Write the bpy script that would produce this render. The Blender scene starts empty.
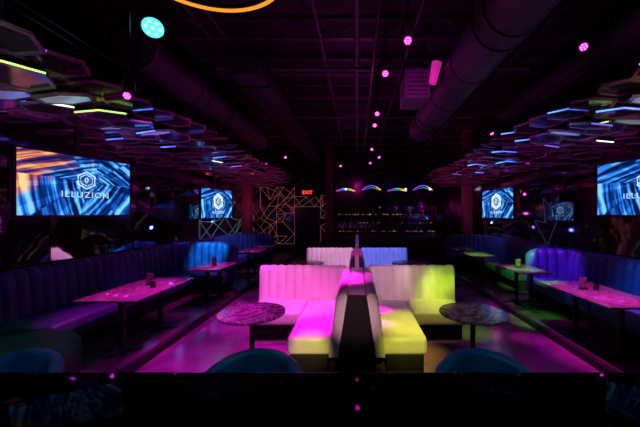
import bpy, bmesh, math, random
from mathutils import Vector, Matrix
random.seed(7)
S=bpy.context.scene
C=S.collection
S.view_settings.view_transform='Standard'
pi=math.pi
# ------------------------------------------------------------ materials
def mat(name,c1,c2=None,scale=8,rough=.5,metal=0,bump=0,emit=None,es=0,coat=0,detail=4,spec=None,bscale=None,ior=None):
    m=bpy.data.materials.new(name); m.use_nodes=True
    nt=m.node_tree; N=nt.nodes; L=nt.links; b=N['Principled BSDF']
    b.inputs['Roughness'].default_value=rough; b.inputs['Metallic'].default_value=metal
    b.inputs['Coat Weight'].default_value=coat
    if spec is not None: b.inputs['Specular IOR Level'].default_value=spec
    if ior is not None: b.inputs['IOR'].default_value=ior
    tc=N.new('ShaderNodeTexCoord'); nz=N.new('ShaderNodeTexNoise')
    nz.inputs['Scale'].default_value=scale; nz.inputs['Detail'].default_value=detail
    L.new(tc.outputs['Object'],nz.inputs['Vector'])
    cr=N.new('ShaderNodeValToRGB')
    cr.color_ramp.elements[0].position=.35; cr.color_ramp.elements[1].position=.65
    cr.color_ramp.elements[0].color=(*c1,1); cr.color_ramp.elements[1].color=(*(c2 or [x*.75 for x in c1]),1)
    L.new(nz.outputs['Fac'],cr.inputs['Fac']); L.new(cr.outputs['Color'],b.inputs['Base Color'])
    if bump:
        bp=N.new('ShaderNodeBump'); bp.inputs['Strength'].default_value=bump; bp.inputs['Distance'].default_value=.02
        n2=N.new('ShaderNodeTexNoise'); n2.inputs['Scale'].default_value=bscale or scale*4
        L.new(tc.outputs['Object'],n2.inputs['Vector'])
        L.new(n2.outputs['Fac'],bp.inputs['Height']); L.new(bp.outputs['Normal'],b.inputs['Normal'])
    if emit:
        b.inputs['Emission Color'].default_value=(*emit,1); b.inputs['Emission Strength'].default_value=es
    return m
def ramp(N,stops):
    cr=N.new('ShaderNodeValToRGB'); e=cr.color_ramp.elements
    e[0].position=stops[0][0]; e[0].color=(*stops[0][1],1)
    e[1].position=stops[-1][0]; e[1].color=(*stops[-1][1],1)
    for p,c in stops[1:-1]:
        x=e.new(p); x.color=(*c,1)
    return cr
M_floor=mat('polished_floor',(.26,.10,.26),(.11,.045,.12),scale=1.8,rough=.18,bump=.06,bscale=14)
M_plat=mat('platform_floor',(.07,.05,.07),(.04,.03,.04),scale=5,rough=.2,bump=.1)
M_wall=mat('gloss_black_wall',(.30,.23,.34),(.19,.15,.24),scale=1,rough=.10,metal=.95,bump=.3,bscale=1.1)
M_mirror=mat('smoked_mirror',(.80,.68,.84),(.62,.53,.70),scale=1,rough=.05,metal=1,bump=.3,bscale=1.8)
M_facet=mat('facet_mirror',(.70,.58,.76),(.54,.46,.62),scale=1,rough=.06,metal=1)
M_upper=mat('upper_wall_paint',(.03,.018,.03),(.015,.01,.016),scale=2,rough=.6)
M_back=mat('dark_wall',(.05,.03,.05),(.03,.018,.03),scale=2,rough=.15,metal=.4)
M_ceil=mat('black_ceiling',(.028,.014,.025),(.015,.009,.015),scale=1.5,rough=.8)
M_joist=mat('painted_steel',(.065,.032,.055),(.042,.022,.035),scale=3,rough=.5)
M_frame=mat('door_frame_lit_red',(.20,.07,.08),(.14,.05,.06),scale=3,rough=.5)  # dim reddish light on the frame is put into its colour
M_duct=mat('duct_metal',(.11,.08,.11),(.06,.04,.06),scale=2,rough=.5,metal=.3,bump=.1)
M_duct2=mat('dark_duct_metal',(.05,.034,.05),(.03,.02,.03),scale=2,rough=.5,metal=.2,bump=.1)
M_vent=mat('vent_box_metal',(.16,.11,.16),(.11,.08,.11),scale=4,rough=.5)
M_blk=mat('black_metal',(.02,.02,.02),(.012,.012,.014),scale=10,rough=.35,metal=.4)
M_trim=mat('black_step_nosing',(.006,.005,.006),(.004,.004,.004),scale=10,rough=.6)
M_blkp=mat('black_laminate',(.014,.011,.014),(.009,.007,.009),scale=10,rough=.5,spec=.25)
M_white=mat('pale_leather',(.86,.76,.82),(.78,.68,.76),scale=5,rough=.38,bump=.06,bscale=60)
M_blue=mat('blue_velvet',(.05,.14,.36),(.03,.08,.24),scale=6,rough=.42,bump=.08)
M_navy=mat('navy_velvet',(.035,.07,.15),(.02,.04,.09),scale=6,rough=.42,bump=.08)
M_teal=mat('teal_velvet',(.02,.14,.24),(.012,.08,.15),scale=8,rough=.4,bump=.1)
M_dgreen=mat('dark_green_velvet',(.01,.05,.045),(.006,.03,.028),scale=8,rough=.45,bump=.1)
M_counter=mat('gloss_counter',(.006,.003,.004),(.012,.003,.005),scale=3,rough=.04,bump=.035,bscale=9,ior=1.035)
M_tile=mat('hex_tile_face',(.30,.17,.28),(.13,.07,.13),scale=1.3,rough=.13,metal=.85)
M_tedge=mat('hex_tile_edge',(.28,.16,.24),(.16,.09,.14),scale=3,rough=.2,metal=.3)
M_brick=mat('column_red',(.20,.055,.065),(.13,.035,.045),scale=6,rough=.6)  # two dark red tones mixed by noise
M_door=mat('door_paint',(.012,.012,.018),(.008,.008,.012),scale=4,rough=.3)
M_wood=mat('bar_front',(.025,.011,.018),(.013,.007,.01),scale=5,rough=.3)
def em(name,c,s,c2=None): return mat(name,c,c2 or c,emit=c,es=s)
E_mag=em('magenta_lens',(1,.01,.42),1.6)
E_mag2=em('magenta_led',(1,.25,.8),4)
E_cy=em('cyan_lens',(.08,.70,.72),1.5,(.04,.5,.8))
E_gold=em('gold_ring_glow',(1,.36,.03),1.0)
E_red=em('exit_red',(1,.05,.03),2.5)
E_lm=em('line_magenta',(.85,.28,.28),.26)
E_lm2=em('line_purple',(.2,.25,.5),.15)
E_lt=em('line_teal',(.25,.5,.55),.24)
E_white=em('logo_white',(.75,.92,1),1.1)
E_dim=em('logo_reflected',(.3,.5,.7),.35)
E_logo=em('logo_pale_blue',(.6,.86,1),1.0)
E_cool=em('cool_bulb',(.4,.6,1),6)
def edge(name,a,b,s,sc=2.5):
    m=bpy.data.materials.new(name); m.use_nodes=True; N=m.node_tree.nodes; L=m.node_tree.links
    bs=N['Principled BSDF']; tc=N.new('ShaderNodeTexCoord'); nz=N.new('ShaderNodeTexNoise'); nz.inputs['Scale'].default_value=sc
    L.new(tc.outputs['Object'],nz.inputs['Vector'])
    cr=ramp(N,[(.38,a),(.62,b)]); L.new(nz.outputs['Fac'],cr.inputs['Fac'])
    L.new(cr.outputs['Color'],bs.inputs['Emission Color']); bs.inputs['Emission Strength'].default_value=s
    return m
ED=[edge('glow_cyan_blue',(.02,.5,.9),(.02,.08,.9),2.0),edge('glow_green_lime',(.03,.8,.2),(.5,.75,.04),1.7),
    edge('glow_amber_white',(1,.6,.05),(.8,.85,.9),1.8),edge('glow_blue',(.03,.16,.9),(.08,.04,.5),1.8)]  # emissive strips stand in for coloured light caught on panel edges
FC=[edge('face_blue',(.02,.12,.8),(.0,.01,.10),.5,3),edge('face_green',(.02,.30,.08),(.0,.02,.04),.5,3),
    edge('face_white',(.85,.8,.45),(.12,.16,.25),.7,3),edge('face_cyan',(.02,.4,.6),(.0,.02,.12),.5,3)]  # emissive faces imitate coloured light reflected in the panel undersides
def rainbow(name,s,sc=.25):
    m=bpy.data.materials.new(name); m.use_nodes=True; N=m.node_tree.nodes; L=m.node_tree.links
    b=N['Principled BSDF']; tc=N.new('ShaderNodeTexCoord'); w=N.new('ShaderNodeTexNoise'); w.inputs['Scale'].default_value=sc
    w.inputs['Detail'].default_value=1
    L.new(tc.outputs['Object'],w.inputs['Vector'])
    cr=ramp(N,[(.25,(1,.25,.05)),(.42,(.3,.02,.5)),(.49,(.06,.1,.9)),(.54,(.02,.4,.7)),(.60,(.04,.5,.15)),(.66,(.9,.4,.03))])
    L.new(w.outputs['Fac'],cr.inputs['Fac']); L.new(cr.outputs['Color'],b.inputs['Emission Color'])
    b.inputs['Emission Strength'].default_value=s
    return m
E_rain=rainbow('rainbow_led',2.2,1.6)
def marble(name,sc,hi,lo):
    m=bpy.data.materials.new(name); m.use_nodes=True; N=m.node_tree.nodes; L=m.node_tree.links
    b=N['Principled BSDF']; b.inputs['Roughness'].default_value=.14
    tc=N.new('ShaderNodeTexCoord'); w=N.new('ShaderNodeTexNoise'); w.inputs['Scale'].default_value=sc
    w.inputs['Detail'].default_value=9; w.inputs['Roughness'].default_value=.6; w.inputs['Distortion'].default_value=1.6
    L.new(tc.outputs['Object'],w.inputs['Vector'])
    cr=ramp(N,[(.3,[lo*.6]*3),(.465,[lo]*3),(.5,[hi]*3),(.535,[lo]*3),(.7,[lo*.6]*3)])
    L.new(w.outputs['Fac'],cr.inputs['Fac']); L.new(cr.outputs['Color'],b.inputs['Base Color'])
    return m
M_marb=marble('marble',3.6,.5,.13); M_marb2=marble('fine_marble',5,.30,.18)
def screen(name,orange,es=1.0,cx=.08):
    m=bpy.data.materials.new(name); m.use_nodes=True; N=m.node_tree.nodes; L=m.node_tree.links
    b=N['Principled BSDF']; b.inputs['Base Color'].default_value=(0,0,0,1); b.inputs['Roughness'].default_value=.2
    tc=N.new('ShaderNodeTexCoord'); sp=N.new('ShaderNodeSeparateXYZ'); L.new(tc.outputs['Object'],sp.inputs[0])
    def ma(op,a,bb=None,cl=False):
        n=N.new('ShaderNodeMath'); n.operation=op; n.use_clamp=cl
        for i,v in enumerate((a,bb)):
            if v is None: continue
            if isinstance(v,(int,float)): n.inputs[i].default_value=v
            else: L.new(v,n.inputs[i])
        return n.outputs[0]
    x,z=sp.outputs['X'],sp.outputs['Z']
    # tilted square tunnel: slanted bars crossing each wall, shrinking towards the far end
    c,s=math.cos(.6),math.sin(.6)
    x0=ma('ADD',x,-cx); z0=ma('ADD',z,-.06)
    u=ma('ADD',ma('MULTIPLY',x0,c),ma('MULTIPLY',z0,s)); v=ma('SUBTRACT',ma('MULTIPLY',z0,c),ma('MULTIPLY',x0,s))
    au=ma('ABSOLUTE',u); av=ma('ABSOLUTE',v)
    r=ma('ADD',ma('MAXIMUM',au,ma('MULTIPLY',av,1.3)),.05)
    lg=ma('LOGARITHM',r,2.718)
    hor=ma('LESS_THAN',au,ma('MULTIPLY',av,1.3))
    across=ma('DIVIDE',ma('ADD',ma('MULTIPLY',u,hor),ma('MULTIPLY',v,ma('SUBTRACT',1.0,hor))),r)
    sl=ma('ADD',ma('MULTIPLY',lg,2.2),ma('MULTIPLY',across,.9))      # slanted coordinate
    cb=N.new('ShaderNodeCombineXYZ'); L.new(ma('MULTIPLY',sl,2.6),cb.inputs[0]); L.new(ma('MULTIPLY',across,.5),cb.inputs[1])
    L.new(ma('ADD',ma('MULTIPLY',hor,5),ma('ADD',ma('MULTIPLY',ma('SIGN',u),2),ma('SIGN',v))),cb.inputs[2])
    nz=N.new('ShaderNodeTexNoise'); nz.inputs['Scale'].default_value=1.6; nz.inputs['Detail'].default_value=2
    L.new(cb.outputs[0],nz.inputs['Vector'])
    bars=ma('MULTIPLY',ma('GREATER_THAN',ma('SINE',ma('MULTIPLY',sl,11)),.1),.10)
    bars2=ma('MULTIPLY',ma('GREATER_THAN',ma('SINE',ma('MULTIPLY',across,16)),.6),.05)
    f=ma('ADD',ma('ADD',nz.outputs['Fac'],bars),bars2); f=ma('ADD',f,ma('MULTIPLY',r,.05))
    cr=ramp(N,[(.44,(.0,.006,.045)),(.52,(.0,.03,.20)),(.60,(.01,.10,.6)),(.67,(.02,.30,.95)),(.78,(.25,.7,1))])
    cr2=ramp(N,[(.44,(.01,.01,.07)),(.52,(.08,.02,.2)),(.60,(.30,.06,.15)),(.67,(.85,.28,.05)),(.78,(1,.7,.35))])
    L.new(f,cr.inputs['Fac']); L.new(f,cr2.inputs['Fac'])
    mx=N.new('ShaderNodeMix'); mx.data_type='RGBA'
    if orange:
        n2=N.new('ShaderNodeTexNoise'); n2.inputs['Scale'].default_value=4; L.new(tc.outputs['Object'],n2.inputs['Vector'])
        g=ma('ADD',ma('MULTIPLY',x,-.9),ma('MULTIPLY',z,1.2)); g=ma('ADD',g,ma('MULTIPLY',n2.outputs['Fac'],1.2))
        g=ma('MULTIPLY',ma('ADD',g,-.90),4,True); L.new(g,mx.inputs['Factor'])
    else: mx.inputs['Factor'].default_value=0
    L.new(cr.outputs['Color'],mx.inputs['A']); L.new(cr2.outputs['Color'],mx.inputs['B'])
    L.new(mx.outputs['Result'],b.inputs['Emission Color']); b.inputs['Emission Strength'].default_value=es
    return m
E_scr=screen('screen_picture_warm',True,1.0,.12); E_scr2=screen('screen_picture_blue',False); E_scr3=screen('reflected_screen_picture',False,.22)
# ------------------------------------------------------------ mesh tools
def B(): return bmesh.new()
def box(bm,c,s,bev=0,seg=2):
    r=bmesh.ops.create_cube(bm,size=1); vs=r['verts']
    for v in vs: v.co=Vector((v.co.x*s[0]+c[0],v.co.y*s[1]+c[1],v.co.z*s[2]+c[2]))
    if bev:
        es=list({e for v in vs for e in v.link_edges})
        bmesh.ops.bevel(bm,geom=es,offset=bev,segments=seg,affect='EDGES',profile=.5)
def cyl(bm,p0,p1,r,r2=None,seg=20):
    p0=Vector(p0);p1=Vector(p1);d=p1-p0
    q=d.to_track_quat('Z','Y').to_matrix().to_4x4()
    bmesh.ops.create_cone(bm,cap_ends=True,segments=seg,radius1=r,radius2=r if r2 is None else r2,depth=d.length,
        matrix=Matrix.Translation((p0+p1)/2)@q)
def lathe(bm,prof,seg=24,c=(0,0,0)):
    rings=[]
    for r,z in prof:
        rings.append([bm.verts.new((c[0]+r*math.cos(2*pi*i/seg),c[1]+r*math.sin(2*pi*i/seg),c[2]+z)) for i in range(seg)])
    for a,b in zip(rings,rings[1:]):
        for i in range(seg): bm.faces.new((a[i],a[(i+1)%seg],b[(i+1)%seg],b[i]))
    bm.faces.new(rings[0]); bm.faces.new(rings[-1])
def tube(bm,pts,r,seg=6,closed=False):
    n=len(pts); P=[Vector(p) for p in pts]; rings=[]
    for i,p in enumerate(P):
        if closed: t=P[(i+1)%n]-P[i-1]
        else: t=P[min(i+1,n-1)]-P[max(i-1,0)]
        q=t.normalized().to_track_quat('Z','Y')
        rings.append([bm.verts.new(p+q@Vector((r*math.cos(2*pi*k/seg),r*math.sin(2*pi*k/seg),0))) for k in range(seg)])
    m=n if closed else n-1
    for i in range(m):
        a=rings[i];b=rings[(i+1)%n]
        for k in range(seg): bm.faces.new((a[k],a[(k+1)%seg],b[(k+1)%seg],b[k]))
    if not closed: bm.faces.new(rings[0]); bm.faces.new(rings[-1])
def channel(bm,L_,H,T,w,bulge,lean,M):
    """vertical channel upholstery: length along +x, front toward -y, standing on z=0"""
    prof=[]
    R=T/2
    for k in range(5): prof.append((0,(H-R)*k/4,1.0 if k else .6))
    for k in range(1,7):
        a=pi-pi*k/6
        prof.append((R+R*math.cos(a),H-R+R*math.sin(a),max(0,1-k/4)))
    prof.append((T,0,0))
    n=max(1,round(L_/w)); w=L_/n; us=[]
    for c in range(n):
        for k in range(6): us.append((c*w+w*k/6,math.sin(pi*k/6)**.6 if k else 0))
    us.append((L_,0))
    cols=[]
    for u,f in us:
        cols.append([bm.verts.new(M@Vector((u,y-bulge*wt*f+lean*z/H,z+bulge*.4*f*(1 if 4<i<11 else 0)))) for i,(y,z,wt) in enumerate(prof)])
    for a,b in zip(cols,cols[1:]):
        for i in range(len(prof)):
            j=(i+1)%len(prof); bm.faces.new((a[i],a[j],b[j],b[i]))
    bm.faces.new(cols[0]); bm.faces.new(cols[-1])
def mesh(name,bm,mats,smooth=True,org=None):
    bmesh.ops.recalc_face_normals(bm,faces=bm.faces[:])
    me=bpy.data.meshes.new(name); bm.to_mesh(me); bm.free()
    if org is not None: me.transform(Matrix.Translation(-Vector(org)))
    for m in (mats if isinstance(mats,(list,tuple)) else [mats]): me.materials.append(m)
    if smooth: me.shade_smooth(); me.set_sharp_from_angle(angle=.7)
    return me
def meta(o,label=None,category=None,group=None,kind=None):
    if label: o['label']=label
    if category: o['category']=category
    if group: o['group']=group
    if kind: o['kind']=kind
    return o
def thing(name,loc,label,category,group=None,rz=0):
    o=bpy.data.objects.new(name,None); o.empty_display_size=.1; o.location=loc; o.rotation_euler=(0,0,rz); C.objects.link(o)
    return meta(o,label,category,group)
def part(t,name,bm,mats,world=False,smooth=True,label=None,loc=None):
    o=bpy.data.objects.new(name,mesh(name,bm,mats,smooth,t.location if world else None)); C.objects.link(o); o.parent=t
    if loc: o.location=loc
    if label: o['label']=label
    return o
def solo(name,bm,mats,label,category,group=None,loc=(0,0,0),smooth=True,kind=None,rz=0):
    o=bpy.data.objects.new(name,mesh(name,bm,mats,smooth)); C.objects.link(o); o.location=loc; o.rotation_euler=(0,0,rz)
    return meta(o,label,category,group,kind)
def struct(name,bm,mats):
    o=bpy.data.objects.new(name,mesh(name,bm,mats,False)); C.objects.link(o); o['kind']='structure'; return o
def kids(o): return [c for c in bpy.data.objects if c.parent==o]
def copyt(t,loc,rz=None,label=None,scale=None):
    n=t.copy(); C.objects.link(n); n.location=loc
    if rz is not None: n.rotation_euler=(0,0,rz)
    if label: n['label']=label
    if scale: n.scale=scale
    def rec(a,b):
        for c in kids(a):
            k=c.copy(); C.objects.link(k); k.parent=b; rec(c,k)
    rec(t,n)
    return n
# ------------------------------------------------------------ room
XL,XR,YB,H=-4.8,4.8,15.0,5.2
def sb(name,c,s,m):
    b=B(); box(b,c,s); return struct(name,b,m)
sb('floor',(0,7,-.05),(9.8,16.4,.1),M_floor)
sb('ceiling',(0,7,H+.05),(9.8,16.4,.1),M_ceil)
sb('wall_left',(XL-.05,7,1.6),(.1,16.2,3.2),M_wall)
sb('wall_right',(XR+.05,7,1.6),(.1,16.2,3.2),M_wall)
sb('wall_left.001',(XL-.05,7,(H+3.2)/2),(.1,16.2,H-3.2),M_upper)
sb('wall_right.001',(XR+.05,7,(H+3.2)/2),(.1,16.2,H-3.2),M_upper)
sb('wall_back',(0,YB+.05,H/2),(9.6,.1,H),M_back)
sb('wall_front',(0,-1.05,H/2),(9.6,.1,H),M_back)
PZ=.08
sb('floor.001',((XL-2.75)/2,8.7,PZ/2),(-2.75-XL,12.6,PZ),M_plat)
sb('floor.002',((XR+3.0)/2,8.7,PZ/2),(XR-3.0,12.6,PZ),M_plat)
sb('trim_1',(-2.71,8.7,PZ/2+.005),(.08,12.6,PZ+.01),M_trim)
sb('trim_2',(2.96,8.7,PZ/2+.005),(.08,12.6,PZ+.01),M_trim)
b=B(); box(b,(-2.45,YB-.04,1.05),(1.1,.06,2.1),.01); box(b,(-1.98,YB-.1,1.05),(.04,.08,.2),.01); struct('door_1',b,M_door)
b=B()
for c,s in (((-3.04,YB-.05,1.08),(.08,.1,2.16)),((-1.86,YB-.05,1.08),(.08,.1,2.16)),((-2.45,YB-.05,2.18),(1.26,.1,.08))): box(b,c,s)
struct('trim_3',b,M_frame)
def text(body,size,parent,loc,m,name='lettering',rot=(pi/2,0,0),ext=.003,spacing=1.0,off=0):
    cu=bpy.data.curves.new('t','FONT'); cu.body=body; cu.size=size; cu.extrude=ext; cu.align_x='CENTER'; cu.align_y='CENTER'; cu.space_character=spacing; cu.offset=off
    o=bpy.data.objects.new('t',cu); C.objects.link(o)
    bpy.context.view_layer.update()
    dg=bpy.context.evaluated_depsgraph_get(); me=bpy.data.meshes.new_from_object(o.evaluated_get(dg)); me.name=name
    bpy.data.objects.remove(o); me.materials.clear(); me.materials.append(m)
    n=bpy.data.objects.new(name,me); C.objects.link(n); n.parent=parent; n.location=loc; n.rotation_euler=rot
    return n
t=thing('exit_sign',(-2.45,YB-.05,2.78),'black box exit sign with glowing red letters above door','sign')
b=B(); box(b,(0,0,.15),(.52,.08,.3),.01); part(t,'housing',b,M_blk)
text('EXIT',.25,t,(0,-.045,.15),E_red)
# ------------------------------------------------------------ ceiling steel
for i in range(11):
    y=1.2+i*1.3
    b=B(); box(b,(0,0,.16),(9.6,.1,.03)); box(b,(0,0,-.16),(9.6,.1,.03))
    for k in range(24):
        x0=-4.7+k*.39; cyl(b,(x0,0,-.15 if k%2 else .15),(x0+.39,0,.15 if k%2 else -.15),.012,seg=5)
    solo('steel_joist',b,M_joist,'dark painted open-web steel joist under the roof deck','beam','roof joists',(0,y,H-.19),smooth=False)
for x in (0,-2.15,2.9,-2.4,-.6,.9):
    b=B(); cyl(b,(0,-.5,0),(0,14.9,0),.03 if x else .045,seg=10)
    solo('conduit_pipe',b,M_duct if x==0 else M_joist,'thin dark conduit pipe running under the joists','pipe','overhead conduits',(x,0,H-.42))
def duct(x,z,r,y0,y1,lab,m):
    t=thing('round_duct',(x,(y0+y1)/2,z),lab,'duct','round ducts')
    b=B(); cyl(b,(x,y0,z),(x,y1,z),r,seg=32); part(t,'duct_body',b,m,True)
    n=int((y1-y0)/1.2)
    for k in range(n+1):
        b=B(); y=y0+.02+k*(y1-y0-.04)/n; cyl(b,(x,y-.03,z),(x,y+.03,z),r+.02,seg=32); part(t,'seam_ring',b,m,True)
    for k in (1,n-1):
        y=y0+k*(y1-y0)/n+.3; b=B(); tube(b,[(x-r-.01,y,H),(x-r-.01,y,z)]+[(x-(r+.01)*math.cos(a),y,z-(r+.01)*math.sin(a)) for a in [pi*j/12 for j in range(1,12)]]+[(x+r+.01,y,z),(x+r+.01,y,H)],.012,5)
        part(t,'hanger',b,M_blk,True)
duct(1.78,4.25,.34,2.2,8.4,'large round metal air duct faintly lit purple overhead',M_duct)
duct(-3.1,4.2,.3,4.2,9.5,'large round dark air duct above hexagon canopy',M_duct2)
duct(3.65,4.3,.25,1.5,7.4,'medium round dark air duct overhead',M_duct2)
t=thing('air_vent_box',(1.0,5.3,4.05),'grey rectangular air unit hanging overhead, lit magenta','vent')
b=B(); box(b,(0,0,0),(.42,.6,.46),.02); part(t,'housing',b,M_vent)
b=B()
for k in range(6): box(b,(0,-.31,-.18+k*.07),(.34,.02,.03))
part(t,'grille',b,M_duct)
for x in (-.18,.18):
    b=B(); cyl(b,(x,0,.23),(x,0,H-4.05),.012,seg=6); part(t,'hanger',b,M_blk)
b=B(); cyl(b,(-.05,0,-.17),(.02,0,.17),.06,.085,20); o=part(t,'lit_canister',b,mat('canister_painted_light',(.9,.15,.6),rough=.5,emit=(1,.03,.5),es=.40)); o.location=(.30,-.30,.17)  # magenta light falling on the canister, painted as emission
o['label']='small canister with magenta light painted on as glow'
b=B(); cyl(b,(.19,-.28,.17),(.30,-.30,.17),.02,seg=8); part(t,'bracket',b,M_blk)
t=thing('rectangular_duct',(-1.9,9.6,4.4),'long dark rectangular sheet metal duct overhead','duct')
b=B(); box(b,(0,0,0),(.5,9.0,.3),.02); part(t,'duct_body',b,M_duct2)
for y in (-4,-1.3,1.3,4):
    b=B(); box(b,(0,y,-.16),(.6,.04,.03)); cyl(b,(-.28,y,-.16),(-.28,y,H-4.4),.01,seg=6); cyl(b,(.28,y,-.16),(.28,y,H-4.4),.01,seg=6); part(t,'hanger',b,M_blk)
for y in (5.8,8.7):
    b=B(); cyl(b,(-2.7,0,0),(3.3,0,0),.04,seg=10); solo('cross_pipe',b,M_duct,'horizontal pipe crossing below the roof joists','pipe','cross pipes',(0,y,H-.53))
# ------------------------------------------------------------ hexagon canopy
def hexmesh(R,T):
    b=B(); lo=[];hi=[]
    for i in range(6):
        a=pi/3*i
        lo.append(b.verts.new((R*math.cos(a),R*math.sin(a),-T/2))); hi.append(b.verts.new((R*math.cos(a),R*math.sin(a),T/2)))
    inn=[b.verts.new((R*.88*math.cos(pi/3*i),R*.88*math.sin(pi/3*i),-T/2)) for i in range(6)]
    inn2=[b.verts.new((R*.86*math.cos(pi/3*i),R*.86*math.sin(pi/3*i),-T/2+.012)) for i in range(6)]
    b.faces.new(hi); b.faces.new(inn2)
    for i in range(6):
        j=(i+1)%6
        for q in ((lo[i],lo[j],inn[j],inn[i]),(inn[i],inn[j],inn2[j],inn2[i])):
            f=b.faces.new(q); f.material_index=1
        f=b.faces.new((lo[i],lo[j],hi[j],hi[i])); f.material_index=1
    return mesh('hex_tile_mesh',b,[M_tile,M_tedge],False)
R=.27; hm=hexmesh(R,.03)
GZ=3.72
rb=B(); cyl(rb,(0,0,0),(0,0,1.0),.005,seg=5); rodme=mesh('hanger_rod',rb,M_blk)
def stripmesh(edges,m):
    b=B()
    for i in edges:
        a0=pi/3*i;a1=a0+pi/3
        p=Vector((math.cos(a0),math.sin(a0),0))*(R+.002);q=Vector((math.cos(a1),math.sin(a1),0))*(R+.002)
        tube(b,[p,q],.010,5)
    return mesh('painted_edge_light',b,m)
facem=[]
for m in FC:
    b=B(); vs=[b.verts.new((R*.80*math.cos(pi/3*i),R*.80*math.sin(pi/3*i),-.009)) for i in range(6)]; vs2=[b.verts.new((v.co.x,v.co.y,-.002)) for v in vs]
    b.faces.new(vs); b.faces.new(vs2)
    for i in range(6): b.faces.new((vs[i],vs[(i+1)%6],vs2[(i+1)%6],vs2[i]))
    facem.append(mesh('painted_reflection',b,m,False))
litL=[stripmesh((4,),ED[0]),stripmesh((4,5),ED[1]),stripmesh((4,),ED[3]),stripmesh((5,),ED[2])]
litR=[stripmesh((4,),ED[2]),stripmesh((3,4),ED[0]),stripmesh((4,),ED[3]),stripmesh((3,),ED[1])]
pick={-1:{1:1,2:3,3:1,5:1,7:0,8:2,10:0,12:0,14:2,17:0},1:{1:2,2:0,3:3,5:1,6:2,9:1,11:1,14:1,18:2}}
fpick={-1:{(0,2):1,(0,4):3,(1,3):0,(0,7):0,(2,3):1,(1,6):3},1:{(0,2):2,(0,4):0,(1,3):2,(0,7):3,(2,4):0,(1,5):1}}
TVP={-1:((-3.72,4.08),(-3.85,8.35)),1:((3.98,4.15),(3.86,8.35))}
for side in (-1,1):
    inner=2.80 if side<0 else 2.90
    dx=R*1.5+.004; dy=R*math.sqrt(3)+.005
    nn=0
    for layer in (0,1):
        for c in range(5):
            for r in range(28):
                x=inner+R+c*dx-(.14 if layer else 0)
                y=1.3+r*dy+(dy/2 if (c+layer)%2 else 0)
                if x+R>4.79 or y>12.6: continue
                if any(abs(side*x-px)<R*.8 and abs(y-py)<R*.8 for px,py in TVP[side]): continue
                if layer and c>1: continue
                nn+=1
                if nn>149: continue
                z=3.15+random.uniform(-.02,.02)-c*.03+layer*.22+.05*math.sin(y*1.3+c)
                o=bpy.data.objects.new('hexagon_panel',hm); C.objects.link(o)
                tilt=.10*math.sin(y*2.1+c*1.7)+random.choice((0,0,0,.12))
                o.location=(side*x,y,z); o.rotation_euler=(tilt,random.uniform(-.04,.04)+side*.10,0)
                lit=None; fm=None
                if c==0 and layer==0 and r in pick[side]: lit=(litL if side<0 else litR)[pick[side][r]]
                if c==1 and layer==0 and r in (1,2,4,6,9,12,16): lit=(litL if side<0 else litR)[(r+side)%4]
                if c==2 and layer==0 and r in (2,5,8): lit=(litL if side<0 else litR)[0]
                if c==0 and layer==1 and r in (2,3,6,9): lit=(litL if side<0 else litR)[0 if side<0 else 1]
                if layer==0 and (c,r) in fpick[side]:
                    fm=facem[fpick[side][(c,r)]]; o.rotation_euler=(.22,side*.14,0)
                meta(o,'dark reflective hexagonal panel'+(' with coloured reflection painted on its face' if fm else ' with one edge coloured as if lit' if lit else ' hung in a layered canopy'),'ceiling panel','hexagon canopy panels')
                k=bpy.data.objects.new('hanger_rod',rodme); C.objects.link(k); k.parent=o; k.scale=(1,1,GZ-z)
                if lit:
                    k=bpy.data.objects.new('painted_edge_light',lit); C.objects.link(k); k.parent=o
                if fm:
                    k=bpy.data.objects.new('painted_reflection',fm); C.objects.link(k); k.parent=o
    t=thing('canopy_grid',(side*3.8,6.9,GZ),'thin black suspended steel grid carrying hexagonal panels','canopy frame','canopy grids')
    b=B()
    for c in range(5):
        for l in (0,1):
            x=inner+R+c*dx-(.14 if l else 0); box(b,(side*x,6.9,GZ+.01),(.02,11.6,.02))
    for y in (1.15,3.6,6.2,8.9,12.6): box(b,(side*3.8,y,GZ+.025),(1.8,.03,.02))
    part(t,'rails',b,M_blk,True)
    for y in (1.15,3.6,12.6):
        for x in (3.0,4.6):
            b=B(); cyl(b,(side*x,y,GZ+.02),(side*x,y,H),.01,seg=6); part(t,'hanger',b,M_blk,True)
# ------------------------------------------------------------ light fixtures
def fixture(name,loc,aim,lens,led,label,r=.055,group='stage lights'):
    t=thing(name,loc,label,'stage light',group)
    d=(Vector(aim)-Vector(loc)).normalized(); q=d.to_track_quat('-Z','Y')
    def P(x,y,z): return q@Vector((x,y,z))
    b=B(); cyl(b,P(0,0,.12),P(0,0,-.06),r*.85,r,24); cyl(b,P(0,0,.17),P(0,0,.12),r*.5,r*.85,24); part(t,'barrel',b,M_blk)
    b=B(); cyl(b,P(0,0,-.06),P(0,0,-.066),r*.93,seg=24); part(t,'lens',b,lens)
    for k in range(7):
        a=k*pi/3; rr=0 if k==6 else r*.6
        b=B(); cyl(b,P(rr*math.cos(a),rr*math.sin(a),-.066),P(rr*math.cos(a),rr*math.sin(a),-.072),r*.16,seg=10); part(t,'led',b,led)
    b=B(); w=r+.03; tube(b,[(-w,0,0),(-w,0,.15),(-w*.7,0,.2),(w*.7,0,.2),(w,0,.15),(w,0,0)],.01,6); part(t,'yoke',b,M_blk)
    b=B(); cyl(b,(0,0,.2),(0,0,H-loc[2]-.02),.014,seg=8); part(t,'stem',b,M_blk)
    return t
ml='black stage light with glowing magenta lens hung from ceiling'
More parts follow.
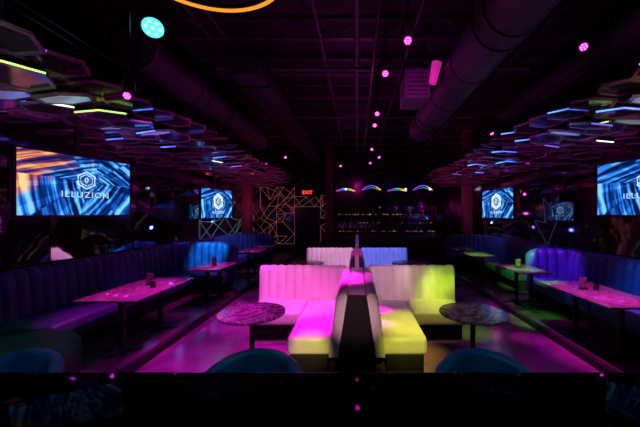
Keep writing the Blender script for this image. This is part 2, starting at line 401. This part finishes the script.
for x,y,z in ((.67,4.0,4.2),(.46,4.93,4.2),(.46,6.9,4.2),(.46,7.8,4.2),(.53,10.7,4.2),(.6,13.6,4.2),(3.1,4.15,4.2),(3.85,8.6,4.2),
              (-2.50,3.31,3.2),(-4.1,13.6,4.15),(-.75,13.8,4.1),(.9,12.2,4.2),(-2.9,12.2,4.2)):
    fixture('stage_light',(x,y,z),(x*.3,y-4.5,.5),E_mag,E_mag2,ml,.04 if z<4 else .055)
fixture('stage_light',(-2.5,3.7,4.2),(-.8,1.3,.8),E_cy,em('teal_white_led',(.4,1,.9),1.8),'large black stage light with glowing cyan-green lens',.125)
b=B(); cyl(b,(0,2.5,0),(0,14.5,0),.03,seg=10); solo('lighting_rail',b,M_blk,'black lighting rail running overhead','rail',loc=(.28,0,4.45))
# ring pendant
t=thing('ring_pendant_lamp',(-1.3,2.39,4.0),'round ring pendant lamp glowing gold','lamp')
b=B(); tube(b,[(.74*math.cos(a),.74*math.sin(a),0) for a in [2*pi*i/72 for i in range(72)]],.016,8,True); part(t,'glowing_ring',b,E_gold)
b=B(); tube(b,[(.74*math.cos(a),.74*math.sin(a),.035) for a in [2*pi*i/72 for i in range(72)]],.025,8,True); part(t,'ring_frame',b,M_blk)
for k in range(3):
    a=2*pi*k/3+.4; b=B(); cyl(b,(.74*math.cos(a),.74*math.sin(a),.05),(0,0,1.1),.004,seg=5); part(t,'cable',b,M_blk)
b=B(); cyl(b,(0,0,1.08),(0,0,1.19),.08,seg=20); part(t,'canopy_cup',b,M_blk)
# ------------------------------------------------------------ central sectionals
def sectional(s):
    org=(s*.9,4.45,0)
    t=thing('sectional_sofa',org,'pale channel-tufted L-shaped leather sofa with chaise beside dark divider','sofa','central sectional sofas')
    b=B(); box(b,(s*.56,4.34,.13),(.44,1.66,.26),.01); box(b,(s*.97,4.86,.13),(1.24,.6,.26),.01); part(t,'base',b,M_blkp,True)
    b=B(); box(b,(s*.545,4.3,.355),(.55,1.6,.21),.05,4); part(t,'chaise_seat',b,M_white,True)
    b=B(); box(b,(s*1.235,4.79,.355),(.80,.72,.21),.05,4); part(t,'seat',b,M_white,True)
    b=B(); M=Matrix.Translation((min(s*.20,s*1.66),5.1,.26)); channel(b,1.46,.74,.16,.14,.035,.06,M); part(t,'backrest',b,M_white,True)
    b=B()
    if s<0: M=Matrix.Translation((-.32,5.12,.26))@Matrix.Rotation(-pi/2,4,'Z')
    else: M=Matrix.Translation((.32,3.44,.26))@Matrix.Rotation(pi/2,4,'Z')
    channel(b,1.68,.73,.12,.15,.014,.10,M); part(t,'side_backrest',b,M_white,True)
    return t
sl=sectional(-1); sr=sectional(1)
x=copyt(sl,(-.72,4.45+3.1,0)); x.scale=(.86,1,.95); x=copyt(sr,(.72,4.45+3.1,0)); x.scale=(.86,1,.95)
def divider(oy,w=1):
    t=thing('sofa_divider',(0,4.4+oy,0),'black tapered end panel and padded spine between back-to-back sofas','divider','sofa dividers')
    b=B(); vs=[]
    for y in (3.40+oy,3.50+oy):
        vs.append([b.verts.new(p) for p in ((-.215*w,y,0),(.215*w,y,0),(.205*w,y,.36),(.11*w,y,.96),(-.11*w,y,.96),(-.205*w,y,.36))])
    b.faces.new(vs[0]); b.faces.new(vs[1])
    for i in range(6): b.faces.new((vs[0][i],vs[0][(i+1)%6],vs[1][(i+1)%6],vs[1][i]))
    bmesh.ops.bevel(b,geom=b.edges[:],offset=.008,segments=2,affect='EDGES')
    part(t,'end_panel',b,M_blkp,True)
    b=B(); vs=[]
    for y in (3.50+oy,5.28+oy):
        vs.append([b.verts.new(p) for p in ((-.19*w,y,0),(.19*w,y,0),(.10*w,y,.96),(-.10*w,y,.96))])
    b.faces.new(vs[0]); b.faces.new(vs[1])
    for i in range(4): b.faces.new((vs[0][i],vs[0][(i+1)%4],vs[1][(i+1)%4],vs[1][i]))
    part(t,'padded_spine',b,M_white,True,label='pale padded spine')
    b=B(); box(b,(0,5.2+oy,1.14),(.08,.08,.38),.02,3); part(t,'post',b,M_white,True,label='pale padded post')
divider(0); divider(3.1,.6)
# ------------------------------------------------------------ round tables
def roundtable(x,y):
    t=thing('round_table',(x,y,0),'round dark marble-topped pedestal table beside pale sofa','table','round tables')
    b=B(); lathe(b,[(.01,.71),(.35,.71),(.38,.72),(.385,.73),(.38,.745),(.01,.745)],48); part(t,'table_top',b,M_marb)
    b=B(); lathe(b,[(.04,.03),(.035,.1),(.03,.3),(.03,.62),(.06,.68),(.16,.71)],20); part(t,'pedestal',b,M_blk)
    b=B(); lathe(b,[(.24,0),(.24,.012),(.1,.025),(.04,.05)],32); part(t,'foot',b,M_blk)
    return t
rt=roundtable(-1.23,3.55)
for x,y in ((1.36,3.55),(-1.15,7.08),(1.2,7.08)): copyt(rt,(x,y,0))
# ------------------------------------------------------------ side tables (rectangular)
def recttable(x,y,L_,W=.82):
    t=thing('rectangular_table',(x,y,PZ),'rectangular marble-topped table with black pedestals by banquette','table','banquette tables')
    b=B(); box(b,(0,0,.718),(W,L_,.03),.01); part(t,'table_top',b,M_marb2)
    for s in (-1,1):
        yy=s*L_*.28
        b=B(); box(b,(0,yy,.35),(.06,.06,.66),.008); part(t,'pedestal',b,M_blk)
        b=B(); box(b,(0,yy,.012),(.5,.09,.024),.006); box(b,(0,yy,.012),(.09,.42,.022),.006); part(t,'foot',b,M_blk)
        b=B(); box(b,(0,yy,.685),(.5,.07,.03)); part(t,'support_bar',b,M_blk)
    return t
a=recttable(-3.15,4.45,1.4,.78); copyt(a,(3.32,4.2,PZ))
a=recttable(-2.98,6.3,.95,.6)
copyt(a,(3.3,6.0,PZ)); copyt(a,(-3.1,8.9,PZ)); copyt(a,(3.25,8.1,PZ)); copyt(a,(-3.1,10.3,PZ)); copyt(a,(3.25,9.5,PZ))
def menu(x,y,z,rz):
    t=thing('menu_holder',(x,y,z),'small upright card holder standing on marble table','menu holder','table menu holders',rz)
    b=B(); box(b,(0,0,.01),(.1,.06,.02),.004); part(t,'base',b,M_blk)
    b=B(); box(b,(0,0,.095),(.09,.008,.15)); part(t,'card',b,mat('menu_card',(.6,.55,.6),(.05,.05,.07),scale=25,rough=.4))
    return t
m0=menu(-3.15,4.6,PZ+.733,.2); copyt(m0,(3.25,4.35,PZ+.733),-.2); copyt(m0,(3.25,6.1,PZ+.733),-.1); copyt(m0,(-3.0,6.35,PZ+.733),.1)
b=B(); lathe(b,[(.035,0),(.04,.02),(.035,.08),(.03,.08),(.03,.03)],16); g=solo('candle_glass',b,mat('smoked_glass',(.03,.03,.04),rough=.1),'small dark glass candle holder on marble table','candle holder','candle holders',(-3.0,4.45,PZ+.733))
copyt(g,(3.4,4.3,PZ+.733))
# ------------------------------------------------------------ banquettes
def banquette(s,y0,y1,xin,mb,lab,me=None,eh=.95):
    org=(s*4.2,(y0+y1)/2,PZ)
    t=thing('banquette_sofa',org,lab,'sofa','wall banquettes')
    b=B(); box(b,(s*4.2,(y0+y1)/2,PZ+.1),(.8,y1-y0,.2),.01)
    box(b,(s*(xin+4.6)/2,y1-.3,PZ+.1),(4.6-xin-.1,.5,.2),.01); part(t,'base',b,M_blk,True)
    n=max(1,round((y1-y0-.7)/1.0)); w=(y1-y0-.7)/n
    for k in range(n):
        b=B(); box(b,(s*4.05,y0+w*(k+.5),PZ+.325),(.72,w-.01,.25),.05,3); part(t,'seat_cushion',b,mb,True)
    b=B(); box(b,(s*(xin+4.4)/2,y1-.35,PZ+.325),(4.4-xin,.68,.25),.05,3); part(t,'seat_cushion',b,mb,True)
    b=B()
    if s<0: M=Matrix.Translation((-4.42,y0,PZ+.1))@Matrix.Rotation(pi/2,4,'Z')
    else: M=Matrix.Translation((4.42,y1,PZ+.1))@Matrix.Rotation(-pi/2,4,'Z')
    channel(b,y1-y0,.95,.2,.17,.055,.10,M); part(t,'backrest',b,mb,True)
    # end back curves round from the wall run: gently bowed in plan, front toward the camera side
    b=B(); x0=min(s*xin,s*4.5); Ln=4.5-xin; M=Matrix.Translation((x0,y1-.10,PZ+.1)); channel(b,Ln,eh,.18,.17,.055,.05,M)
    for v in b.verts:
        f=(v.co.x-x0)/Ln; f=1-f if s<0 else f      # 0 at aisle end ->1 at wall
        v.co.y-=.28*max(0,(f-.45))**1.6
        v.co.z-=.10*max(0,.25-f)/.25*(1 if v.co.z>.7 else 0)
    part(t,'end_backrest',b,me or mb,True)
banquette(-1,3.65,7.5,3.0,M_navy,'navy channel-tufted corner banquette with curved end coloured as if lit bright blue',M_blue,1.0)  # brighter blue of the end puts the blue light there into the colour
banquette(-1,8.0,11.6,3.2,M_blue,'blue channel-tufted corner banquette along glossy wall')
banquette(1,2.6,6.6,3.75,M_blue,'bright blue channel-tufted corner banquette along glossy wall')
banquette(1,7.1,10.9,3.2,M_navy,'navy channel-tufted corner banquette along glossy wall')
t=thing('round_ottoman',(-3.5,3.02,PZ),'low round dark green velvet ottoman beside navy banquette','ottoman')
b=B(); lathe(b,[(.50,.0),(.50,.06),(.52,.07)],48); part(t,'base',b,M_blk)
b=B(); lathe(b,[(.01,.07),(.53,.07),(.55,.10),(.56,.30),(.55,.42),(.50,.47),(.30,.485),(.01,.485)],48); part(t,'seat',b,M_dgreen)
# ------------------------------------------------------------ curved smoked mirror panels above the banquettes
for s in (-1,1):
    for k in range(6):
        if (s<0 and k>=4) or (s>0 and k==3): continue
        y0=1.2+k*1.75; n=14; b=B(); W=1.72
        def off(u,v): return .03+.10*math.sin(pi*u)*(.6+.4*math.cos(v*2+k))
        g=[[b.verts.new((s*-off(i/n,j/6),y0+W*i/n,1.16+(.62+.16*math.sin(pi*i/n+.6*k))*j/6)) for j in range(7)] for i in range(n+1)]
        g2=[[b.verts.new((0,v.co.y,v.co.z)) for v in row] for row in g]
        for i in range(n):
            for j in range(6):
                b.faces.new((g[i][j],g[i+1][j],g[i+1][j+1],g[i][j+1])); b.faces.new((g2[i][j],g2[i][j+1],g2[i+1][j+1],g2[i+1][j]))
        for i in range(n):
            for j in (0,6): b.faces.new((g[i][j],g2[i][j],g2[i+1][j],g[i+1][j]))
        for j in range(6):
            for i in (0,n): b.faces.new((g[i][j],g[i][j+1],g2[i][j+1],g2[i][j]))
        solo('curved_mirror_panel',b,M_mirror,'smoked curved mirror panel on wall above banquette','mirror','curved mirror panels',(s*4.79,0,0))
for s in (-1,1):
    for k in range(10):
        y0=1.3+k*.95; z0=2.03; W,Hh=.94,.66
        if (s>0 and 5.5<y0<8.2): z0=2.42; Hh=.25
        if s<0 and y0>7.2: z0=2.4; Hh=.25
        b=B(); cs=[b.verts.new((0,y0,z0)),b.verts.new((0,y0+W,z0)),b.verts.new((0,y0+W,z0+Hh)),b.verts.new((0,y0,z0+Hh))]
        m=b.verts.new((-s*.13,y0+W*random.uniform(.3,.7),z0+Hh*random.uniform(.3,.7)))
        for i in range(4): b.faces.new((cs[i],cs[(i+1)%4],m))
        b.faces.new(cs)
        solo('faceted_mirror_panel',b,M_facet,'dark faceted pyramid mirror panel on glossy wall','mirror','faceted mirror panels',(s*4.795,0,0),smooth=False)
# ------------------------------------------------------------ barrel chairs
def barrel(loc,rz,lab,mm):
    t=thing('barrel_chair',loc,lab,'chair','barrel chairs',rz)
    b=B(); cols=[]; n=36
    for i in range(n+1):
        d=(i/n*2-1); a=pi/2+d*math.radians(118)
        top=.93-.24*abs(d)**2.0; lo=.30; ri,ro=.275,.36; rm=(ri+ro)/2; hw=(ro-ri)/2
        sec=[]
        for k in range(4): sec.append((ri,lo+(top-hw-lo)*k/3))
        for k in range(1,6):
            aa=pi-pi*k/6; sec.append((rm+hw*math.cos(aa),top-hw+hw*math.sin(aa)))
        for k in range(4): sec.append((ro,top-hw-(top-hw-lo)*k/3))
        cols.append([b.verts.new((r*math.cos(a),r*math.sin(a),z)) for r,z in sec])
    m=len(cols[0])
    for p,q in zip(cols,cols[1:]):
        for i in range(m): b.faces.new((p[i],p[(i+1)%m],q[(i+1)%m],q[i]))
    b.faces.new(cols[0]); b.faces.new(cols[-1]); part(t,'backrest',b,mm)
    b=B(); lathe(b,[(.01,.34),(.25,.34),(.27,.36),(.275,.45),(.25,.49),(.01,.5)],32); part(t,'seat',b,mm)
    for k in range(4):
        a=pi/4+k*pi/2; b=B(); cyl(b,(.2*math.cos(a),.2*math.sin(a),.34),(.26*math.cos(a),.26*math.sin(a),0),.02,.012,12); part(t,'leg',b,M_blk)
    return t
c=barrel((-.71,1.93,0),0,'teal velvet barrel chair drawn up to the black counter',M_teal)
c.scale=(1.05,1,.965)
copyt(c,(.87,1.93,0)); x=copyt(c,(-2.38,1.93,0))
# ------------------------------------------------------------ counter
t=thing('bar_counter',(0,.9,0),'long glossy black counter with reflective top','counter')
b=B(); box(b,(0,0,1.075),(9.0,1.26,.05),.012,3); part(t,'counter_top',b,M_counter)
b=B(); box(b,(0,-.05,.525),(8.9,1.0,1.05),.01); part(t,'body',b,M_wood)
b=B(); box(b,(0,-.02,1.035),(8.95,1.12,.025)); part(t,'edge_molding',b,M_blk)
# ------------------------------------------------------------ televisions
def tv(loc,rz,scr,big=True,W=1.32,Hh=.78,wall=False,cx=0):
    t=thing('television',loc,'black wall screen showing '+('blue and orange' if scr is E_scr else 'painted mirror reflection of a television in dim blue' if wall else 'blue')+' light streaks with hexagon logo','television','televisions',rz)
    b=B(); box(b,(0,.03,0),(W+.06,.06,Hh+.06),.01); part(t,'frame',b,M_blk)
    b=B(); box(b,(0,-.004,0),(W,.008,Hh)); part(t,'screen',b,scr,smooth=False)
    f=1 if not wall else .42
    hs=(.115 if big else .2)*f; hz=(.08 if big else .06)*f
    em_=E_dim if wall else E_logo if big else E_white
    hp=lambda k:[(cx+hs*k*math.cos(pi/6+pi/3*i),-.02,hz+hs*k*math.sin(pi/6+pi/3*i)) for i in range(6)]
    b=B(); tube(b,hp(1),.008 if big else .02*f,6,True); tube(b,hp(.7),.004 if big else .008*f,6,True); part(t,'logo_hexagon',b,em_)
    text('0',(.10 if big else .2)*f,t,(cx,-.02,hz),em_,'logo_symbol',ext=.001)
    text('ILLUZION',(.112 if big else .10)*f,t,(cx,-.018,(-.12 if big else -.24)*f),em_,ext=.001,spacing=1.2,off=-.001)
    if wall:
        b=B(); box(b,(0,.10,0),(.12,.12,.12),.01); part(t,'wall_mount',b,M_blk)
    else:
        b=B(); cyl(b,(0,.1,.1),(0,.1,H-loc[2]-.02),.025,seg=12); box(b,(0,.08,.1),(.3,.05,.2),.005); part(t,'ceiling_mount',b,M_blk)
    return t
tv((-3.72,4.08,2.27),math.radians(74),E_scr,W=1.29,cx=.05)
tv((3.98,4.15,2.27),math.radians(-76),E_scr2); T=tv((-3.85,8.35,2.17),math.radians(80),E_scr2,False); copyt(T,(3.86,8.35,2.17),math.radians(-80))
T=tv((-4.62,8.75,1.95),math.radians(78),E_scr3,False,.62,.40,True); copyt(T,(4.62,6.85,1.95),math.radians(-78))  # dim screens stand for television reflections in the mirrored side walls
# ------------------------------------------------------------ led wall art
def lineart(name,loc,rz,W,Hh,nx,nz,m,lab,r=.012,pr=.5):
    b=B(); g={}
    for i in range(nx+1):
        for j in range(nz+1):
            jx=0 if i in (0,nx) else random.uniform(-.35,.35); jz=0 if j in (0,nz) else random.uniform(-.35,.35)
            g[i,j]=Vector(((i+jx)*W/nx,0,(j+jz)*Hh/nz))
    for i in range(nx+1):
        for j in range(nz+1):
            if i<nx and random.random()<pr: tube(b,[g[i,j],g[i+1,j]],r,4)
            if j<nz and random.random()<pr: tube(b,[g[i,j],g[i,j+1]],r,4)
            if i<nx and j<nz:
                if random.random()<pr+.15: tube(b,[g[i,j],g[i+1,j+1]],r,4)
                if random.random()<pr: tube(b,[g[i+1,j],g[i,j+1]],r,4)
    solo(name,b,m,lab,'wall light','geometric wall lights',loc,False,rz=rz)
lineart('geometric_line_light',(-4.78,YB-.015,.4),0,1.68,2.8,4,6,E_lm,'geometric pinkish orange light lines on dark wall',.006,.55)
lineart('geometric_line_light',(-3.1,YB-.015,2.24),0,1.4,.5,3,1,E_lm,'geometric pinkish light lines above dark doorway',.006,.7)
lineart('geometric_line_light',(-1.8,YB-.015,.5),0,.6,2.3,1,4,E_lm,'geometric pinkish light lines beside dark doorway',.006,.6)
lineart('geometric_line_light',(XL+.015,9.2,1.1),pi/2,4.9,1.25,5,2,E_lt,'geometric pale teal light lines on glossy wall',.006,.65)
lineart('geometric_line_light',(XR-.015,7.2,1.1),pi/2,.95,1.2,2,2,E_lm2,'geometric dim blue light lines on glossy wall',.004)
def arcs(x0,x1,n,y,z,h):
    for k in range(n):
        b=B()
        a=x0+(x1-x0)*k/n; w=(x1-x0)/n; h2=h*(1 if k%2 else .6)
        tube(b,[(w*i/16,0,h2*math.sin(pi*i/16)) for i in range(2,15)],.015,6)
        tube(b,[(w*i/16,0,h2*.7*math.sin(pi*i/16)) for i in range(3,14)],.007,6)
        solo('arched_light_strip',b,E_rain,'thin multicoloured arched light strip under canopy','wall light','arched light strips',(a,y,z))
arcs(-1.2,3.9,4,YB-.03,2.92,.36)
for x in (-.55,2.4,3.6):
    t=thing('wall_spotlight',(x,YB-.1,3.1),'small cool white spotlight on dark wall','wall light','cool wall spotlights')
    b=B(); cyl(b,(0,.1,0),(0,0,0),.06,seg=16); part(t,'housing',b,M_blk)
    b=B(); bmesh.ops.create_uvsphere(b,u_segments=12,v_segments=8,radius=.045); part(t,'bulb',b,E_cool)
# ------------------------------------------------------------ columns
for x,y in ((-4.4,12.1),(4.4,12.1),(-1.3,14.2)):
    t=thing('column',(x,y,PZ if abs(x)>3 else 0),'square dark red structural column','column','columns')
    hh=H-t.location.z; b=B(); box(b,(0,0,hh/2),(.34,.34,hh),.01); part(t,'shaft',b,M_brick)
    b=B(); box(b,(0,0,.08),(.40,.40,.16),.01); part(t,'plinth',b,M_blk)
# ------------------------------------------------------------ back bar (wide and low)
BX=1.42; BW=4.8
t=thing('back_bar',(BX,14.7,0),'wide dark back bar cabinet with low bottle shelves','bar cabinet')
b=B(); box(b,(0,0,.5),(BW,.5,1.0),.01); part(t,'cabinet',b,M_wood)
for z in (1.02,1.42,1.82):
    b=B(); box(b,(0,0,z),(BW,.4,.03)); part(t,'shelf',b,M_door)
for x in (-BW/2,BW/2):
    b=B(); box(b,(x,0,1.15),(.04,.4,2.3)); part(t,'side_panel',b,M_wood)
b=B(); box(b,(0,.22,1.6),(BW-.1,.02,1.3)); part(t,'mirror_back',b,M_wall)
bb=[]
for k,(c1,h) in enumerate((((.10,.04,.02),1),((.05,.03,.025),.8),((.02,.02,.02),1.1))):
    b=B(); lathe(b,[(.035,0),(.04,.02),(.04,.18*h),(.015,.24*h),(.014,.31*h),(.018,.31*h),(.018,.33*h)],12)
    bb.append(mesh('bottle',b,mat('bottle_glass%d'%k,c1,rough=.15,coat=.2)))
for z in (1.036,1.436,1.836):
    for i in range(24):
        o=bpy.data.objects.new('liquor_bottle',random.choice(bb)); C.objects.link(o); o.location=(BX-2.26+i*.196+random.uniform(-.05,.05),14.64+random.uniform(-.05,.07),z)
        meta(o,'glass liquor bottle on back bar shelf','bottle','bottles on back bar shelves')
lms=[]
for nm,c,e,s in (('warm_bulb',(1,.42,.2),.35,1),('pink_bulb',(.8,.25,.4),.25,.9),('cool_bulb_small',(.3,.5,.8),.25,.8),('amber_bulb',(1,.6,.3),.5,1.0)):
    b=B(); lathe(b,[(.012*s,0),(.016*s,.02*s),(.014*s,.033*s),(.008*s,.04*s)],10); lms.append(mesh('tealight',b,em(nm,c,e)))
b=B(); 
for i in range(70):
    o=bpy.data.objects.new('tealight',random.choice(lms+[lms[0],lms[3]])); C.objects.link(o)
    z=random.choice((1.036,1.436,1.836,1.836,1.091)); y=14.53-random.uniform(0,.02) if z!=1.091 else 13.4+random.uniform(-.2,.2)
    o.location=(BX-2.3+(i+.5)*4.6/70+random.uniform(-.025,.025),y,z); meta(o,'tiny tealight glowing on dark bar','candle','bar tealights')
t=thing('service_bar',(BX,13.4,0),'wide dark bar in front of bottle shelves','bar')
b=B(); box(b,(0,0,.52),(BW+.1,.5,1.04),.01); part(t,'front',b,M_wood)
b=B(); box(b,(0,0,1.065),(BW+.2,.65,.05),.01); part(t,'top',b,M_blk)
# ------------------------------------------------------------ lights
def spot(loc,aim,col,p,ang=50,blend=.5,r=.03):
    l=bpy.data.lights.new('spot','SPOT'); l.color=col; l.energy=p; l.spot_size=math.radians(ang); l.spot_blend=blend; l.shadow_soft_size=r
    o=bpy.data.objects.new('spot_lamp',l); C.objects.link(o); o.location=loc
    o.rotation_euler=(Vector(aim)-Vector(loc)).to_track_quat('-Z','Y').to_euler()
def point(loc,col,p,r=.05):
    l=bpy.data.lights.new('point','POINT'); l.color=col; l.energy=p; l.shadow_soft_size=r
    o=bpy.data.objects.new('added_point',l); C.objects.link(o); o.location=loc
# centre sofas
spot((-.1,5.2,4.1),(-.55,4.35,.4),(1,.003,.6),1250,24,.7)
spot((-.1,4.9,4.1),(-.55,3.95,.4),(1,.003,.6),850,16,.6)
spot((.0,2.6,4.2),(0.0,4.4,.9),(1,.08,.75),420,12,.6)
spot((0,5.4,4.2),(0,7.2,.95),(1,.01,.6),500,9,.6)
spot((-.3,1.2,4.3),(-.95,5.2,.7),(1,.28,.68),460,24,.6)
spot((-1.0,3.4,4.2),(-1.2,4.8,.5),(1,.12,.66),280,26,.6)
spot((.3,1.4,4.3),(0.05,5.0,1.0),(1,.4,.8),60,8,.5)
spot((.3,1.2,4.3),(.58,5.2,.75),(1,.50,.72),520,10,.7)
spot((.5,1.2,4.3),(1.0,5.2,.75),(1,.80,.45),300,9,.8)
spot((1.4,1.2,4.2),(1.30,5.1,.72),(.75,1,.04),360,6,.7)
for xx in (1.22,1.43,1.6):
    spot((1.4,1.2,4.2),(xx,5.1,.75),(.5,1,.01),520,2.8,.5)
spot((2.2,1.5,4.2),(1.5,5.0,.64),(.5,1,.01),420,13,.8)
spot((-.45,.3,2.2),(-.55,3.5,.30),(.88,.80,.12),470,9,.9)
spot((0.4,.3,2.5),(.60,3.6,.32),(.88,.88,.06),480,12,.9)
spot((0.0,.2,1.9),(0.0,3.5,.7),(1,.55,.62),260,12,.8)  # added front fill without a fixture, lifts the pale pads beside the spine
spot((1.0,3.4,4.2),(.72,4.0,.45),(.88,.92,.05),560,18,.9)
spot((1.3,3.2,4.2),(1.25,4.75,.45),(.85,.95,.05),420,14,.8)
spot((.2,5.0,4.2),(.36,4.5,.45),(1,.005,.7),700,7,.8,.02)
spot((.3,4.6,4.2),(.36,3.95,.45),(.9,.005,.8),420,5,.8,.02)
# floor magenta pools and streaks
spot((-1.7,3.6,4.2),(-1.85,4.3,0),(.9,.003,.75),620,44,.9)
spot((-1.6,2.2,4.2),(-1.5,3.1,0),(.9,.003,.75),560,34,.9)
spot((-1.4,5.6,4.2),(-2.1,6.0,0),(.8,.003,.8),300,42,.9)
for (ax,ay,bx,by,p,w) in ((-2.0,3.0,-2.3,3.6,500,9),(-2.0,3.0,-1.7,4.1,360,6),(-1.6,5.4,-2.3,5.0,420,8),(-1.9,5.4,-1.8,4.8,300,5),(-1.0,4.6,-1.5,3.0,400,8),
                          (2.1,3.0,2.4,3.2,460,8),(2.1,3.0,1.8,3.0,360,6),(2.2,5.4,2.6,4.6,420,8),(1.7,7,2.2,7.0,320,9),(-1.7,7,-2.2,7.6,320,9)):
    spot((ax,ay,4.2),(bx,by,0),(1,.003,.6),p,w,.7)
spot((1.7,2.2,4.2),(2.1,3.0,0),(.9,.003,.72),620,42,.9)
spot((2.1,3.6,4.2),(2.4,3.9,0),(.85,.003,.8),560,34,.9)
spot((1.6,5.6,4.2),(2.2,6.2,0),(.7,.01,.8),260,42,.9)
spot((2.6,2.9,4.3),(1.85,4.85,0),(.25,1,.01),900,11,.9)
spot((2.2,3.6,4.3),(3.15,5.3,.08),(.15,1,.02),1300,13,.8)
spot((2.2,4.4,4.3),(3.3,6.0,.8),(.3,1,.03),900,12,.8)
spot((2.4,6.4,4.3),(3.25,8.1,.8),(.35,1,.03),900,14,.8)
spot((2.4,5.2,3.0),(3.8,7.1,.7),(.15,1,.05),1200,18,.8)
spot((-.4,5.6,4.2),(-.7,8.3,.75),(1,.50,.85),600,20)
spot((.6,5.6,4.2),(.7,8.3,.75),(.12,.22,1),800,20)
spot((-1.0,1.6,4.2),(-1.23,3.55,.74),(1,.3,.7),60,16,.8)
spot((1.5,1.6,4.2),(1.36,3.55,.74),(.9,.6,.7),60,16,.8)
# table washes
spot((-2.2,4.9,4.3),(-3.2,4.35,.8),(1,.01,.6),1250,26,.8)
spot((-2.4,4.9,4.3),(-3.1,4.9,.8),(1,.01,.6),700,9,.8)
spot((2.3,4.2,4.2),(3.3,4.1,.8),(1,.03,.65),1150,28,.8)
spot((2.5,4.2,4.2),(3.3,3.8,.8),(1,.03,.6),600,9,.8)
spot((-2.2,7,4.1),(-3.0,6.3,.8),(1,.01,.6),700,26,.7)
spot((2.2,7,4.1),(3.2,6.1,.8),(.9,.02,.8),300,28,.7)
spot((-2.2,9.4,4.1),(-3.1,9.2,.8),(1,.01,.6),480,28,.7)
# banquette washes
spot((2.2,3.0,3.0),(4.3,4.2,.85),(.02,.25,1),340,32,.9)
spot((2.4,5.2,3.0),(4.1,6.4,.75),(.6,.02,1),440,26,.7)
spot((-2.3,3.0,3.0),(-4.4,4.3,.95),(.03,.2,1),18,30,.9)
spot((-2.3,4.6,3.0),(-4.1,5.8,.5),(.5,.03,.9),60,26,.8)
spot((-2.3,5.6,3.0),(-3.6,7.4,.95),(.02,.45,1),900,18,.8)
spot((-2.3,8.5,3.0),(-4.2,10.4,.8),(.1,.25,.9),200,36,.8)
spot((2.4,8.3,3.0),(4.2,9.8,.8),(.03,.2,1),140,36,.8)
spot((-1.5,2.0,3.0),(-3.5,3.0,.6),(.03,.9,.4),80,30,.8)
spot((-.2,.7,2.7),(-.75,2.1,.9),(.03,.6,1),30,40,.8)
spot((.4,.7,2.7),(.9,2.1,.9),(.03,.6,1),30,40,.8)
spot((-1.4,.7,2.7),(-2.4,2.1,.9),(.03,.45,1),45,40,.8)
# added lights without fixtures, raking the mirrors, canopy and duct
for s in (-1,1):
    for (y,z,c,p) in ((5.6,1.9,(.7,.03,.8),1.4),(7.4,1.5,(.1,.15,1),1.6),(9.4,1.9,(.8,.03,.6),2.4),(11.0,1.6,(.1,.3,.9),2.0),(3.0,1.6,(.5,.03,.8),.7)):
        point((s*4.35,y,z),c,p,.03)
    spot((s*1.4,1.5,2.2),(s*3.6,3.6,3.3),(.6,.04,.5),55,80,.9)
    spot((s*1.4,4.0,2.2),(s*3.6,6.2,3.2),(.7,.04,.5),75,80,.9)
    spot((s*1.4,7.0,2.2),(s*3.6,9.2,3.2),(.85,.07,.38),130,80,.9)
    spot((s*1.4,10.0,2.2),(s*3.6,11.5,3.2),(.85,.06,.35),70,80,.9)
    spot((s*2.2,3.2,2.4),(s*3.2,4.6,3.2),(.02,.35,1),80,28,.6)
    spot((s*2.2,5.4,2.4),(s*3.2,7,3.2),(.04,.3,1),80,28,.6)
    spot((s*2.0,2.4,2.5),(s*3.3,3.2,3.2),(.3,.9,.1),30,22,.6)
spot((-2.0,1.2,2.4),(-3.1,2.3,3.2),(.06,.9,.3),50,36,.6)
spot((2.4,2.0,2.4),(3.2,3.2,3.2),(.9,.75,.2),34,34,.6)
spot((.9,3.4,3.6),(1.05,5.0,4.05),(1,.05,.75),40,24,.6)
spot((-.6,2.8,3.2),(1.72,5.5,4.3),(.6,.03,.8),60,50,.8)
# room glow from added point lights without fixtures
point((0,7,3.7),(.8,.02,.6),18)
point((-1.2,3.9,3.6),(.7,.02,.65),8)
point((3.0,2.4,4.5),(.05,.15,1),3)
point((0,11,3.7),(.8,.02,.5),12)
point((1.2,13.9,2.2),(1,.35,.15),.12)
point((-3.3,13.8,2.2),(1,.08,.15),1.5)
point((-3.9,11.6,2.2),(1,.05,.15),4); point((3.8,12,2.4),(.5,.03,.5),3)
point((-3.3,3.2,2.4),(.6,.03,.35),.7); point((3.4,3.2,2.4),(.5,.03,.45),2)
w=bpy.data.worlds.new('w'); S.world=w; w.use_nodes=True
w.node_tree.nodes['Background'].inputs[0].default_value=(.25,.06,.25,1); w.node_tree.nodes['Background'].inputs[1].default_value=.02
# ------------------------------------------------------------ camera
cd=bpy.data.cameras.new('cam'); cd.sensor_width=36; cd.lens=17.0; cd.shift_x=-37/640; cd.clip_start=.05
co=bpy.data.objects.new('camera',cd); C.objects.link(co); co.location=(0,0,1.9); co.rotation_euler=(pi/2,0,0); S.camera=co
